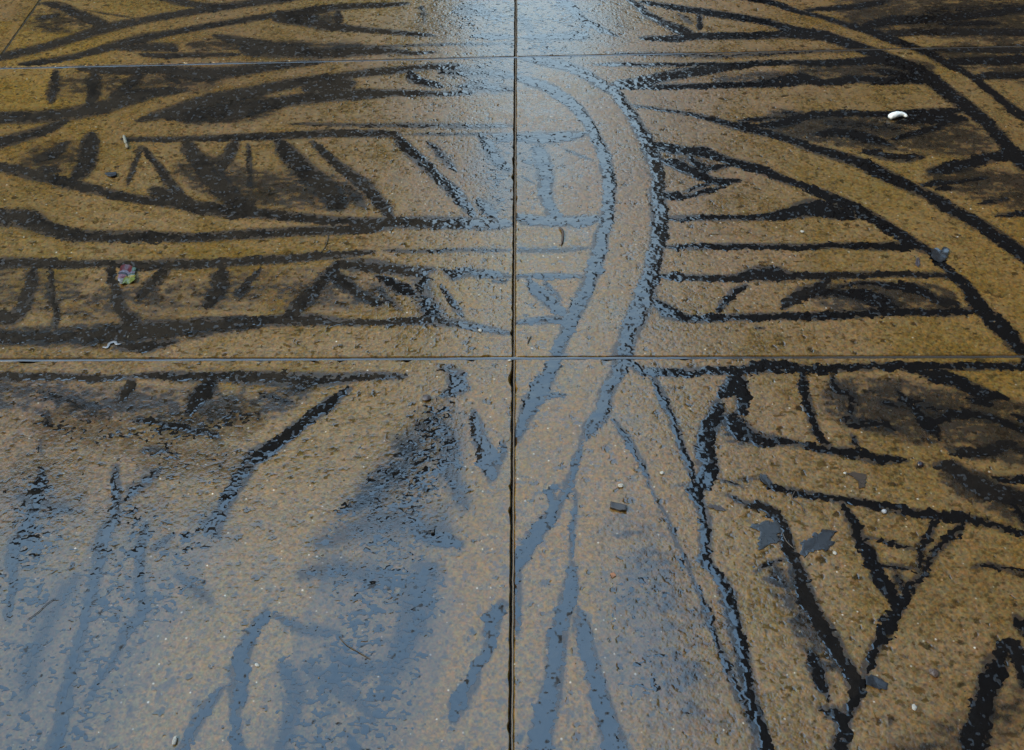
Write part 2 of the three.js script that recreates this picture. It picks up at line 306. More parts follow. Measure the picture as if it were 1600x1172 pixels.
[80,5,319,-1262,4,356,-1262,4],
[44,20,-948,-1296,87,-882,-1055,102,-791,-749,90,-761,-643,86,-729,-531,82,-696,-416,47],
[45,20,-748,-1216,76,-729,-1055,91,-714,-804,83,-711,-725,76,-713,-625,73,-714,-519,70,-716,-409,40],
[43,20,-582,-1201,64,-626,-1069,68,-660,-949,62,-664,-816,45],
[41,20,-734,-1363,61,-538,-1296,45],
[49,20,-149,-1470,56,-175,-1329,70,-208,-1170,93,-243,-1014,101,-293,-851,99,-330,-725,88,-365,-630,85,-403,-529,81,-441,-423,46],
[48,20,-153,-1055,49,-197,-875,69,-249,-738,77,-292,-644,75,-339,-543,71,-387,-439,40],
[38,5,235,-1055,71,237,-827,97],
[46,20,-118,-3278,219,86,-3255,299,213,-3232,174],
[46,20,-98,-2837,122,62,-3058,150,202,-2975,109],
[44,20,53,-2405,140,-36,-2436,81,-33,-2170,50],
[40,20,-992,-1433,50,-742,-1398,52,-540,-1451,55],
[75,20,142,-1380,9,133,-1339,8,124,-1301,9,111,-1255,9,84,-1204,10],
[70,20,-13,-1380,8,-29,-1329,11,-38,-1280,12],
[-52,75,-1887,-1971,47,-1618,-1930,77,-1387,-1894,76,-1193,-1864,75,-936,-1818,78,-581,-1864,74,-304,-1841,67],
[-70,75,-1307,-2405,83,-1224,-2420,84],
[-90,75,-934,-2636,64,-719,-2689,65],
[-70,75,-880,-2389,66,-720,-2284,75,-408,-2255,84],
[-62,75,-1361,-2810,76,-919,-2837,69],
[-60,75,-1026,-3058,42,-492,-3049,42],
[-70,75,-681,-3232,54,-597,-3242,54],
[-60,75,-1576,-3232,85,-1399,-3210,68],
[-98,5,1182,-3278,116,1696,-3210,145,1936,-3177,144,2213,-3140,143,2524,-3098,86],
[-92,5,1418,-2995,94,1592,-2915,100,1799,-2848,98,2034,-2772,97,2292,-2689,57],
[-85,5,892,-2895,46,1294,-2915,46],
[-98,5,760,-2601,62,1007,-2550,88,1307,-2517,80],
[-95,5,1161,-2328,63,1361,-2255,79,1542,-2207,78,1748,-2153,77,1977,-2093,46],
[-90,5,728,-1836,50,1030,-1829,46],
[-60,5,802,-2184,34,882,-2170,34],
[-92,5,698,-1498,61,879,-1461,87,1060,-1398,85,1199,-1358,84,1357,-1312,83,1531,-1262,49],
[-95,5,871,-1296,35,994,-1208,44,1104,-1144,43,1226,-1073,42,1358,-996,25],
[-60,5,458,-2389,43,543,-2368,49],
[-90,5,445,-1451,46,474,-1380,27],
[-66,5,489,-1062,34,519,-975,32,532,-851,32],
[-66,5,707,-1062,28,711,-1034,26],
[-55,5,388,-1055,19,398,-760,19],
[-38,5,235,-1201,76,274,-975,93,297,-793,86],
[-66,75,-1708,-1571,27,-1475,-1550,44,-1273,-1532,44,-1102,-1516,43,-749,-1479,51,-479,-1498,48],
[-50,5,321,-575,21,469,-638,36,606,-696,37,729,-749,37,842,-804,38,976,-862,40,1141,-933,41,1342,-1019,25],
[-55,20,-210,-1363,45,-299,-1216,34],
[-80,20,-653,-1545,33,-679,-1470,26],
[-75,20,-443,-1536,37,-516,-1470,33],
[-75,75,-1770,-1684,18,-1540,-1689,30,-1339,-1693,30,-1165,-1697,30,-905,-1703,43,-590,-1740,26],
[-70,75,-1193,-2436,39,-1174,-2343,31],
[-80,5,1574,-3100,87,1654,-3092,95,1891,-3064,95,2163,-3031,94,2470,-2995,57],
[-70,5,626,-2837,38,882,-2848,45],
[100,5,829,-875,11,857,-906,13,874,-904,14,874,-875,11,867,-839,11],
[100,5,601,-857,8,582,-822,8,562,-793,9,547,-765,10],
];


const X0 = -2.95, X1 = 2.45, Z0 = -4.10, Z1 = -0.10, CELL = .0025;
const NX = Math.round((X1 - X0) / CELL) + 1, NZ = Math.round((Z1 - Z0) / CELL) + 1;
const LEVEL = new Float32Array(NX * NZ), SILT = new Float32Array(NX * NZ).fill(.35), BROAD = new Float32Array(NX * NZ), SMEAR = new Float32Array(NX * NZ);
{
  const spline = (a, b, c, d, t) => .5 * (2 * b + (c - a) * t + (2 * a - 5 * b + 4 * c - d) * t * t + (3 * b - 3 * c + d - a) * t * t * t);
  for (const T of TRACKS) {
    const smear = T[0] < 0, s = Math.abs(T[0]) / 100, silt = T[1] / 100 + .22 * ss(.2, .8, LAT[(T[2] * 13 + T[3] * 7) & 65535]), n = (T.length - 2) / 3, P = [];
    for (let i = 0; i < n; i++) P.push([T[2 + i * 3] / 1000, T[3 + i * 3] / 1000, T[4 + i * 3] / 1000]);
    const Q = [];
    for (let i = 0; i < n - 1; i++) {
      const a = P[Math.max(i - 1, 0)], b = P[i], c = P[i + 1], e = P[Math.min(i + 2, n - 1)];
      const k = Math.max(2, Math.ceil(Math.hypot(c[0] - b[0], c[1] - b[1]) / .03));
      for (let j = 0; j < k; j++) Q.push([0, 1, 2].map((m) => m < 2 ? spline(a[m], b[m], c[m], e[m], j / k) : b[m] + (c[m] - b[m]) * j / k));
    }
    Q.push(P[n - 1]);
    // the ends thin out
    let run = 0; for (let i = 0; i < Q.length && run < .03; i++) { if (i) run += Math.hypot(Q[i][0] - Q[i - 1][0], Q[i][1] - Q[i - 1][1]); Q[i][2] *= .45 + .55 * cl(run / .03); }
    run = 0; for (let i = Q.length - 1; i >= 0 && run < .03; i--) { if (i < Q.length - 1) run += Math.hypot(Q[i][0] - Q[i + 1][0], Q[i][1] - Q[i + 1][1]); Q[i][2] *= .45 + .55 * cl(run / .03); }
    for (let i = 0; i < Q.length - 1; i++) {
      const [ax, az, ar] = Q[i], [bx, bz, br] = Q[i + 1], dx = bx - ax, dz = bz - az, l2 = dx * dx + dz * dz || 1e-9;
      const R = Math.max(ar, br) * (smear || s < .7 ? 2.6 : 1.7) + .035;
      const i0 = Math.max(0, Math.floor((Math.min(ax, bx) - R - X0) / CELL)), i1 = Math.min(NX - 1, Math.ceil((Math.max(ax, bx) + R - X0) / CELL));
      const j0 = Math.max(0, Math.floor((Math.min(az, bz) - R - Z0) / CELL)), j1 = Math.min(NZ - 1, Math.ceil((Math.max(az, bz) + R - Z0) / CELL));
      for (let j = j0; j <= j1; j++) for (let ii = i0; ii <= i1; ii++) {
        const x = X0 + ii * CELL, z = Z0 + j * CELL, t = cl(((x - ax) * dx + (z - az) * dz) / l2);
        const d = Math.hypot(x - ax - dx * t, z - az - dz * t), r = ar + (br - ar) * t, soft = smear || s < .7 ? Math.max(r, .008) : Math.max((.38 + .40 * silt) * r, .006);
        const L = d < r ? s * (.5 + .5 * cl((r - d) / soft)) : s * .5 * Math.exp((r - d) / (smear || s < .5 ? .28 * r + .004 : .7 * soft + .004)), o = j * NX + ii;
        if (smear) { if (L > SMEAR[o]) SMEAR[o] = L; } else if (s < .5) { if (L > BROAD[o]) BROAD[o] = L; } else if (L > LEVEL[o]) { LEVEL[o] = L; SILT[o] = silt; }
      }
    }
  }
}
function at(F, x, z) {
  const u = cl((x - X0) / CELL, 0, NX - 1.001), v = cl((z - Z0) / CELL, 0, NZ - 1.001), i = u | 0, j = v | 0, a = u - i, b = v - j, o = j * NX + i;
  return (F[o] * (1 - a) + F[o + 1] * a) * (1 - b) + (F[o + NX] * (1 - a) + F[o + NX + 1] * a) * b;
}
// the joints of the paving
const vJoint = (z) => -.001 - (z + .7254) * .00533;
const hJoint1 = (x) => -2.979 - x * .0441;
const hJoint2 = (x) => -1.626 - x * .00495;
const GAP = .0040;

// ---------------------------------------------------------------- concrete textures
function cell(x, y, k) { const h = LAT[(((y * 157 + k * 31) & 255) << 8) | ((x * 89 + k * 57) & 255)]; return h * .5 + .5; }
function concreteMaps(x0, x1, z0, z1, W, Hh, stained) {
  const col = new Uint8Array(W * Hh * 4), sur = new Uint8Array(W * Hh * 4);
  const enc = (c) => 255 * Math.pow(cl(c), 1 / 2.2);
  for (let j = 0; j < Hh; j++) for (let i = 0; i < W; i++) {
    const x = x0 + (x1 - x0) * (i + .5) / W, z = z1 + (z0 - z1) * (j + .5) / Hh;
    const n0 = vn(x * 2.1 + 11, z * 2.1 + 3), n1 = vn(x * 9 + 3, z * 9 + 31), n2 = vn(x * 38 + 7, z * 38 + 1), n3 = vn(x * 150 + 5, z * 150 + 9), n4 = vn(x * 390, z * 390 + 17), n5 = vn(x * 260 + 91, z * 260 + 60);
    let h = .5 + .10 * n2 + .11 * n3 + .07 * n4;
    const n6 = vn(x * 215 + 19, z * 230 + 4);
    const hue = vn(x * 1.3 + 70, z * 1.1 + 20);
    let b = 1 + .13 * n0 + .14 * n1 + .13 * n2 + .18 * n3 + .27 * n6 + .40 * n4;
    // hue of the sand grains: orange, olive, grey
    const n7 = vn(x * 170 + 33, z * 185 + 8);
    let r = .096 * (1 + .20 * n5 + .08 * n7 + .05 * hue), g = .0505 * (1 + .10 * n7 - .04 * n5 + .05 * n0), bl = .0092 * (1 - .35 * n5 - .2 * n7 + .3 * n1 - .4 * hue);
    let rough = .30 + .07 * n2 + .07 * n3 + .05 * n1;
    // mud left by the water: damp margin, sludge at the edge, streaky smears, glossy damp areas
    if (stained) {
      const streak = .40 * vn(x * 20 + 4, z * 48) + .50 * vn(x * 60, z * 105 + 30) + .35 * n3 + .25 * n6;
      const L = at(LEVEL, x + .004 * n2 + .003 * n3, z + .005 * n1 + .003 * n5) + .07 * n2 + .08 * n3 + .04 * n4;
      const d1 = ss(.14, .40, L), d2 = ss(.33, .50, L), sv = at(SMEAR, x, z), sm = ss(.12, .50, sv * (1 + .8 * streak)), sm2 = ss(.32, .66, sv * (1 + 1.1 * streak)), w = ss(.12, .38, at(BROAD, x, z) + .16 * n2 + .10 * n3 + .08 * n1);
      b = Math.max(b, .25) * (1 - .38 * d1) * (1 - .64 * d2) * (1 - .45 * sm) * (1 - .74 * sm2) * (1 - .46 * w);
      rough += (.20 - rough) * .5 * d1; rough += (.34 - rough) * .8 * d2; rough += (.24 - rough) * .5 * sm; rough += (.13 - rough) * .8 * w;
      h = .5 + (h - .5) * (1 - .35 * w - .3 * d2);
      bl += (g * .45 - bl) * .35 * Math.max(d2, sm);
    }
    // pits and pale grains
    const pn = .55 * vn(x * 70 + 2, z * 84 + 6) + .55 * vn(x * 150 + 71, z * 190 + 12) + .30 * n4 + .10 * n0;
    const pit = ss(.44, .66, pn);
    const fleck = ss(.52, .74, .6 * vn(x * 130 + 44, z * 150 + 3) + .6 * vn(x * 240 + 6, z * 270 + 81) + .15 * n1);
    b *= (1 - .55 * pit) * (1 - .42 * fleck); rough += (.10 - rough) * pit; h -= .16 * ss(.4, .9, pn);
    {
      const wx = x + .004 * n3 + .005 * n2, wz = z + .004 * n5 + .004 * vn(x * 45 + 60, z * 45), S = .030, ci = Math.floor(wx / S), cj = Math.floor(wz / S);
      for (let a = -1; a < 2; a++) for (let c = -1; c < 2; c++) {
        if (cell(ci + a, cj + c, 8) > .22) continue;
        const rad = S * (.10 + .20 * cell(ci + a, cj + c, 9)), sx = .7 + 1.0 * cell(ci + a, cj + c, 21), dx = (wx - (ci + a + cell(ci + a, cj + c, 1)) * S) / sx, dz = wz - (cj + c + cell(ci + a, cj + c, 2)) * S;
        const q = 1 - Math.hypot(dx, dz) / rad; if (q <= 0) continue;
        const m = ss(0, .5, q); b *= 1 - .7 * m; rough += (.08 - rough) * m; h -= .25 * m;
      }
    }
    { const S = .017, ci = Math.floor(x / S), cj = Math.floor(z / S), p = cell(ci, cj, 13);
      if (p < .11) { const q = 1 - Math.hypot(x - (ci + .2 + .6 * cell(ci, cj, 14)) * S, z - (cj + .2 + .6 * cell(ci, cj, 15)) * S) / (.0009 + .0016 * cell(ci, cj, 16));
        if (q > 0) { const m = ss(0, .4, q) * (.35 + .65 * cell(ci, cj, 17)); r += (.34 - r) * m; g += (.30 - g) * m; bl += (.24 - bl) * m; h += .08 * m; } } }
    const o = (j * W + i) * 4;
    col[o] = enc(r * b); col[o + 1] = enc(g * b); col[o + 2] = enc(bl * b); col[o + 3] = 255;
    sur[o] = 255 * cl(h); sur[o + 1] = 255 * cl(rough, .06, 1); sur[o + 2] = 0; sur[o + 3] = 255;
  }
  const mk = (d, srgb) => { const t = new THREE.DataTexture(d, W, Hh); t.magFilter = t.minFilter = THREE.LinearFilter; t.wrapS = t.wrapT = stained ? THREE.ClampToEdgeWrapping : THREE.RepeatWrapping; if (srgb) t.colorSpace = THREE.SRGBColorSpace; t.needsUpdate = true; return t; };
  const cm = mk(col, true), sm = mk(sur, false);
  return new THREE.MeshPhysicalMaterial({ map: cm, roughnessMap: sm, roughness: 1, bumpMap: sm, bumpScale: .0015, ior: 1.5, specularIntensity: .95 });
}
// a slab: ragged outline with small chips, worn arris, sides 6 cm deep; corners c = [[x, z] x 4] anticlockwise seen from above
function slabGeometry(c, uv, fine) {
  const O = [], Nn = [];
  for (let k = 0; k < 4; k++) {
    const a = c[k], b = c[(k + 1) % 4], l = Math.hypot(b[0] - a[0], b[1] - a[1]), n = fine ? Math.round(l / .007) : 2, nx = (b[1] - a[1]) / l, nz = -(b[0] - a[0]) / l;
    for (let j = 0; j < n; j++) {
      const t = j / n, x = a[0] + (b[0] - a[0]) * t, z = a[1] + (b[1] - a[1]) * t;
      const chip = fine && j ? .0009 * (vn(x * 80 + k * 5, z * 80) + .7 * vn(x * 27, z * 27 + k)) + .006 * ss(.62, .95, vn(x * 34 + 11, z * 34 + k * 3)) : 0;
      const s = Math.min(1, Math.min(t, 1 - t) * n / 2);
      O.push([x, z, Math.max(-.0012, chip) * s]); Nn.push(j ? [nx, nz] : [0, 0]);
    }
  }
  const m = O.length, cornerIn = [0, 1, 2, 3].map((k) => { const p = c[(k + 3) % 4], q = c[k], r = c[(k + 1) % 4]; const l1 = Math.hypot(q[0] - p[0], q[1] - p[1]), l2 = Math.hypot(r[0] - q[0], r[1] - q[1]); return [(q[1] - p[1]) / l1 + (r[1] - q[1]) / l2, -(q[0] - p[0]) / l1 - (r[0] - q[0]) / l2]; });
  let k = 0; for (let i = 0; i < m; i++) if (Nn[i][0] === 0 && Nn[i][1] === 0) Nn[i] = cornerIn[k++];
  const pos = [], uvs = [], idx = [], rings = [[0, -.06], [0, -.005], [.0007, -.0012], [.0022, 0]];
  const put = (i, inset, y) => { const e = inset + O[i][2] * (y > -.004 ? 1 : .55), x = O[i][0] + Nn[i][0] * e, z = O[i][1] + Nn[i][1] * e; pos.push(x, y, z); uvs.push(...uv(x, z)); };
  for (const [inset, y] of rings) for (let i = 0; i < m; i++) put(i, inset, y);
  for (let r = 0; r < 3; r++) for (let i = 0; i < m; i++) { const a = r * m + i, b = r * m + (i + 1) % m; idx.push(a, b, b + m, a, b + m, a + m); }
  const t = pos.length / 3; for (let i = 0; i < m; i++) put(i, .0022, 0);
  const tri = THREE.ShapeUtils.triangulateShape(Array.from({ length: m }, (_, i) => new THREE.Vector2(pos[(t + i) * 3], -pos[(t + i) * 3 + 2])), []);
  for (const f of tri) idx.push(t + f[0], t + f[1], t + f[2]);
  const g = new THREE.BufferGeometry(); g.setAttribute('position', new THREE.Float32BufferAttribute(pos, 3)); g.setAttribute('uv', new THREE.Float32BufferAttribute(uvs, 2)); g.setIndex(idx);
  g.computeVertexNormals(); return g;
}
const paving = new THREE.Group(); paving.name = 'concrete_pavement'; paving.userData.kind = 'structure'; scene.add(paving);
const plain = concreteMaps(0, 1.62, 0, 1.33, 1024, 840, false);
const colX = [-6.52, -4.88, -3.25, -1.616, 'v', 1.80, 2.55], rowZ = [-7.05, -5.70, -4.35, 'a', 'b', -.28, 1.05, 2.40];
const xAt = (k, z) => colX[k] === 'v' ? vJoint(z) : colX[k], zAt = (k, x) => rowZ[k] === 'a' ? hJoint1(x) : rowZ[k] === 'b' ? hJoint2(x) : rowZ[k];
const corner = (i, j, sx, sz) => { let z = zAt(j, 0), x = xAt(i, z); z = zAt(j, x); x = xAt(i, z); return [x + sx * (i === 4 ? .0032 : i === 3 ? .0022 : GAP), z + sz * GAP]; };
for (let i = 0; i < colX.length - 1; i++) for (let j = 0; j < rowZ.length - 1; j++) {
  const c = [corner(i, j, 1, 1), corner(i, j + 1, 1, -1), corner(i + 1, j + 1, -1, -1), corner(i + 1, j, -1, 1)];
  const main = (i === 3 || i === 4) && j >= 2 && j <= 4;
  let mat = plain, uv = (x, z) => [x / 1.62 + .37 * j, -z / 1.33 + .29 * i];
  if (main) {
    const xs = c.map((p) => p[0]), zs = c.map((p) => p[1]), x0 = Math.min(...xs), x1 = Math.max(...xs), z0 = Math.min(...zs), z1 = Math.max(...zs);
    mat = concreteMaps(x0, x1, z0, z1, j === 2 ? 1280 : 1536, j === 2 ? 1024 : 1280, true);
    uv = (x, z) => [(x - x0) / (x1 - x0), (z1 - z) / (z1 - z0)];
  }
  mesh('slab', slabGeometry(c, uv, i >= 2 && i <= 4 && j >= 1 && j <= 5), mat, paving);
}
// joint filler: wet grey mortar, nearly flush in the cross joints, sunk and off centre in the long joint
{
  const wet = std(.030, .027, .024, .16), dull = std(.10, .075, .05, .35);
  const strip = (pts, w, y, off, m, name) => {
    const pos = [], idx = [], n = pts.length, prof = [[-1, -.002], [-.55, -.0003], [0, 0], [.55, -.0003], [1, -.002]];
    for (let k = 0; k < n; k++) {
      const a = pts[Math.max(0, k - 1)], b = pts[Math.min(n - 1, k + 1)], l = Math.hypot(b[0] - a[0], b[1] - a[1]), nx = -(b[1] - a[1]) / l, nz = (b[0] - a[0]) / l;
      const wob = .0006 * vn(pts[k][0] * 60 + 5, pts[k][1] * 60), hy = .0007 * vn(pts[k][0] * 21, pts[k][1] * 21 + 8);
      for (const [s, dy] of prof) pos.push(pts[k][0] + nx * (off + wob + s * w), y + dy + hy, pts[k][1] + nz * (off + wob + s * w));
    }
    for (let k = 0; k < n - 1; k++) for (let s = 0; s < 4; s++) { const a = k * 5 + s; idx.push(a, a + 1, a + 6, a, a + 6, a + 5); }
    const g = new THREE.BufferGeometry(); g.setAttribute('position', new THREE.Float32BufferAttribute(pos, 3)); g.setIndex(idx); g.computeVertexNormals();
    const up = g.attributes.normal.getY(2) > 0; if (!up) { g.setIndex(idx.map((_, q) => idx[q - q % 3 + [0, 2, 1][q % 3]])); g.computeVertexNormals(); }
    mesh(name, g, m, paving);
  };
  const run = (a, b, f) => { const p = [], n = Math.ceil(Math.abs(b - a) / .012); for (let k = 0; k <= n; k++) p.push(f(a + (b - a) * k / n)); return p; };
  strip(run(-6.4, 1.79, (x) => [x, hJoint1(x)]), .0043, -.0004, 0, wet, 'joint_filler');
  strip(run(-6.4, 1.79, (x) => [x, hJoint2(x)]), .0043, -.0004, 0, wet, 'joint_filler');
  strip(run(-7, 2.3, (z) => [vJoint(z), z]), .0017, -.003, -.0014, dull, 'joint_filler');
  strip(run(-6.4, 2.3, (z) => [-1.616, z]), .0021, -.0012, 0, std(.03, .02, .01, .5), 'joint_filler');
}

// ---------------------------------------------------------------- the film of muddy water
{
  const T = new Float32Array(NX * NZ);
  for (let j = 0; j < NZ; j++) for (let i = 0; i < NX; i++) {
    const o = j * NX + i, x = X0 + i * CELL, z = Z0 + j * CELL;
    if (LEVEL[o] < .02 && BROAD[o] < .05) { T[o] = -.3; continue; }
    // the relief of the concrete breaks the shore line up
    const w1 = vn(x * 28 + 3, z * 28), w2 = vn(x * 90 + 40, z * 90 + 9), w3 = vn(x * 210, z * 210 + 50), q1 = vn(x * 28 + 90, z * 28 + 44), q2 = vn(x * 90 + 7, z * 90 + 77), q3 = vn(x * 210 + 31, z * 210 + 5);
    let L = at(LEVEL, x + .006 * w1 + .005 * w2 + .003 * w3, z + .007 * q1 + .006 * q2 + .004 * q3);
    const n = .25 * vn(x * 17 + 5, z * 22) + .40 * vn(x * 50, z * 66 + 3) + .60 * vn(x * 105 + 8, z * 160) + .72 * vn(x * 190 + 4, z * 300 + 2);
    L = Math.max(L - .05 - .06 * at(SILT, x, z) + .28 * n, BROAD[o] + .02 + .26 * n);
    const dv = Math.abs(x - vJoint(z)), dh = Math.min(Math.abs(z - hJoint1(x)), Math.abs(z - hJoint2(x)));
    if (dv < .008) L = Math.min(L, .5 + (dv - .0050) * 60);
    if (dh < .009) L = Math.min(L, .5 + (dh - .0065) * 60);
    T[o] = L - .5;
  }
  const pos = [], nor = [], colr = [], uvs = [], idx = [], node = new Int32Array(NX * NZ).fill(-1), eh = new Int32Array(NX * NZ).fill(-1), ev = new Int32Array(NX * NZ).fill(-1);
  const height = (t) => .0003 + .0004 * (1 - Math.exp(-Math.max(0, t) * 5));
  const vert = (x, z, t) => {
    const e = CELL * .9, gx = (height(at(T, x + e, z)) - height(at(T, x - e, z))) / (2 * e), gz = (height(at(T, x, z + e)) - height(at(T, x, z - e))) / (2 * e), l = Math.hypot(gx, 1, gz);
    pos.push(x, height(t), z); nor.push(-gx / l, 1 / l, -gz / l); uvs.push(x, -z);
    const s = cl(at(SILT, x, z) * (1 + .5 * vn(x * 14, z * 14 + 7) + .4 * vn(x * 70, z * 70) + .3 * vn(x * 190 + 3, z * 190)));
    colr.push(.0013 + .013 * s, .0013 + .0095 * s, .0016 + .006 * s);
    return pos.length / 3 - 1;
  };
  const vNode = (i, j) => { const o = j * NX + i; return node[o] < 0 ? (node[o] = vert(X0 + i * CELL, Z0 + j * CELL, T[o])) : node[o]; };
  const vH = (i, j) => { const o = j * NX + i; if (eh[o] < 0) { const t = T[o] / (T[o] - T[o + 1]); eh[o] = vert(X0 + (i + t) * CELL, Z0 + j * CELL, 0); } return eh[o]; };
  const vV = (i, j) => { const o = j * NX + i; if (ev[o] < 0) { const t = T[o] / (T[o] - T[o + NX]); ev[o] = vert(X0 + i * CELL, Z0 + (j + t) * CELL, 0); } return ev[o]; };
  for (let j = 0; j < NZ - 1; j++) for (let i = 0; i < NX - 1; i++) {
    const o = j * NX + i, a = T[o] > 0, b = T[o + 1] > 0, c = T[o + NX + 1] > 0, d = T[o + NX] > 0;
    if (!a && !b && !c && !d) continue;
    const poly = [];
    if (a) poly.push(vNode(i, j)); if (a !== b) poly.push(vH(i, j));
    if (b) poly.push(vNode(i + 1, j)); if (b !== c) poly.push(vV(i + 1, j));
    if (c) poly.push(vNode(i + 1, j + 1)); if (c !== d) poly.push(vH(i, j + 1));
    if (d) poly.push(vNode(i, j + 1)); if (d !== a) poly.push(vV(i, j));
    for (let k = 1; k < poly.length - 1; k++) idx.push(poly[0], poly[k + 1], poly[k]);
  }
  const g = new THREE.BufferGeometry();
  g.setAttribute('position', new THREE.BufferAttribute(new Float32Array(pos), 3)); g.setAttribute('normal', new THREE.BufferAttribute(new Float32Array(nor), 3));
  g.setAttribute('color', new THREE.BufferAttribute(new Float32Array(colr), 3)); g.setAttribute('uv', new THREE.BufferAttribute(new Float32Array(uvs), 2));
  g.setIndex(new THREE.BufferAttribute(new Uint32Array(idx), 1));
  console.log('film', NX, NZ, idx.length / 3);
  // ripples and grit just breaking the surface
  const N = 1024, d = new Uint8Array(N * N * 4), wrap = (x, y, f, k) => { // tileable
    const u = x / N * f, v = y / N * f, xi = Math.floor(u), yi = Math.floor(v); let fx = u - xi, fy = v - yi; fx = fx * fx * (3 - 2 * fx); fy = fy * fy * (3 - 2 * fy);
    const h = (p, q) => LAT[((((q % f) + k * 37) & 255) << 8) | (((p % f) + k * 91) & 255)];
    const t = h(xi, yi) + (h(xi + 1, yi) - h(xi, yi)) * fx, s = h(xi, yi + 1) + (h(xi + 1, yi + 1) - h(xi, yi + 1)) * fx; return t + (s - t) * fy; };
  for (let j = 0; j < N; j++) for (let i = 0; i < N; i++) {
    const grit = Math.max(0, wrap(i, j, 200, 5) * .6 + wrap(i, j, 97, 6) * .6 - .34);
    const hh = .4 + .17 * wrap(i, j, 24, 1) + .13 * wrap(i, j, 61, 2) + .045 * wrap(i, j, 150, 3) + .12 * grit, o = (j * N + i) * 4;
    d[o] = 255 * cl(hh); d[o + 1] = 255 * cl(.05 + 1.6 * grit + .03 * wrap(i, j, 30, 9)); d[o + 3] = 255;
  }
  const rt = new THREE.DataTexture(d, N, N); rt.wrapS = rt.wrapT = THREE.RepeatWrapping; rt.magFilter = rt.minFilter = THREE.LinearFilter; rt.repeat.set(1 / .9, 1 / .9); rt.needsUpdate = true;
  const film = mesh('water', g, new THREE.MeshPhysicalMaterial({ vertexColors: true, roughness: 1, roughnessMap: rt, bumpMap: rt, bumpScale: .0021, ior: 1.5 }));
  film.userData.kind = 'structure';
}
// ---------------------------------------------------------------- the yard around
{
  const g = new THREE.PlaneGeometry(400, 400); g.rotateX(-Math.PI / 2);
  const m = mesh('ground', g, std(.06, .055, .048, .9)); m.position.y = -.055; m.userData.kind = 'structure';
}
const box = (x0, x1, y0, y1, z0, z1) => { const g = new THREE.BoxGeometry(x1 - x0, y1 - y0, z1 - z0); g.translate((x0 + x1) / 2, (y0 + y1) / 2, (z0 + z1) / 2); return g; };
{
  // dark brick building close on the right
  const b = new THREE.Group(); b.name = 'brick_building'; scene.add(b); tag(b, 'tall dark brick building standing close along the right side of the yard', 'building');
  const brick = std(.030, .022, .018, .9), cap = std(.05, .045, .04, .8);
  mesh('wall', box(2.6, 11, -.05, 9.5, -34, 5), brick, b);
  mesh('parapet_cap', box(2.5, 11.1, 9.503, 9.75, -34.1, 5.1), cap, b);
  for (let k = 0; k < 9; k++) mesh('pilaster', box(2.48, 2.597, -.045, 9.2, -33 + k * 4.4, -32.4 + k * 4.4), brick, b);
}
{
  // brown building across the yard on the left
  const b = new THREE.Group(); b.name = 'brown_building'; scene.add(b); tag(b, 'lower brown building with closed wooden shutters across the yard', 'building');
  const wall = std(.060, .048, .034, .9), trim = std(.05, .04, .03, .8), wood = std(.035, .028, .02, .7);
  mesh('wall', box(-18, -.9, -.05, 8.15, -15, -8.05), wall, b);
  mesh('cornice', box(-18.1, -.84, 8.153, 8.5, -15.1, -7.9), trim, b);
  for (let f = 0; f < 2; f++) for (let k = 0; k < 6; k++) {
    const x = -16.6 + k * 2.7, y = 1.3 + f * 3.6;
    const s = mesh('shutter', box(x, x + 1.2, y, y + 1.9, -8.047, -8.0), wood, b);
    mesh('sill', box(x - .1, x + 1.3, y - .13, y - .01, -8.046, -7.92), trim, s);
  }
}
{
  // plain wall of the building behind the camera
  const b = new THREE.Group(); b.name = 'rear_building'; scene.add(b); tag(b, 'grey brown building standing behind the viewpoint', 'building');
  mesh('wall', box(-9, 2.45, -.05, 8.0, 2.75, 9), std(.05, .043, .035, .9), b);
  mesh('parapet_cap', box(-9.1, 2.46, 8.003, 8.25, 2.65, 9.1), std(.06, .055, .05, .8), b);
}
// ---------------------------------------------------------------- litter on the concrete (points are x, z in metres)
const V3 = (p, y) => new THREE.Vector3(p[0], y, p[1]);
function part(o) { o.castShadow = o.receiveShadow = true; return o; }
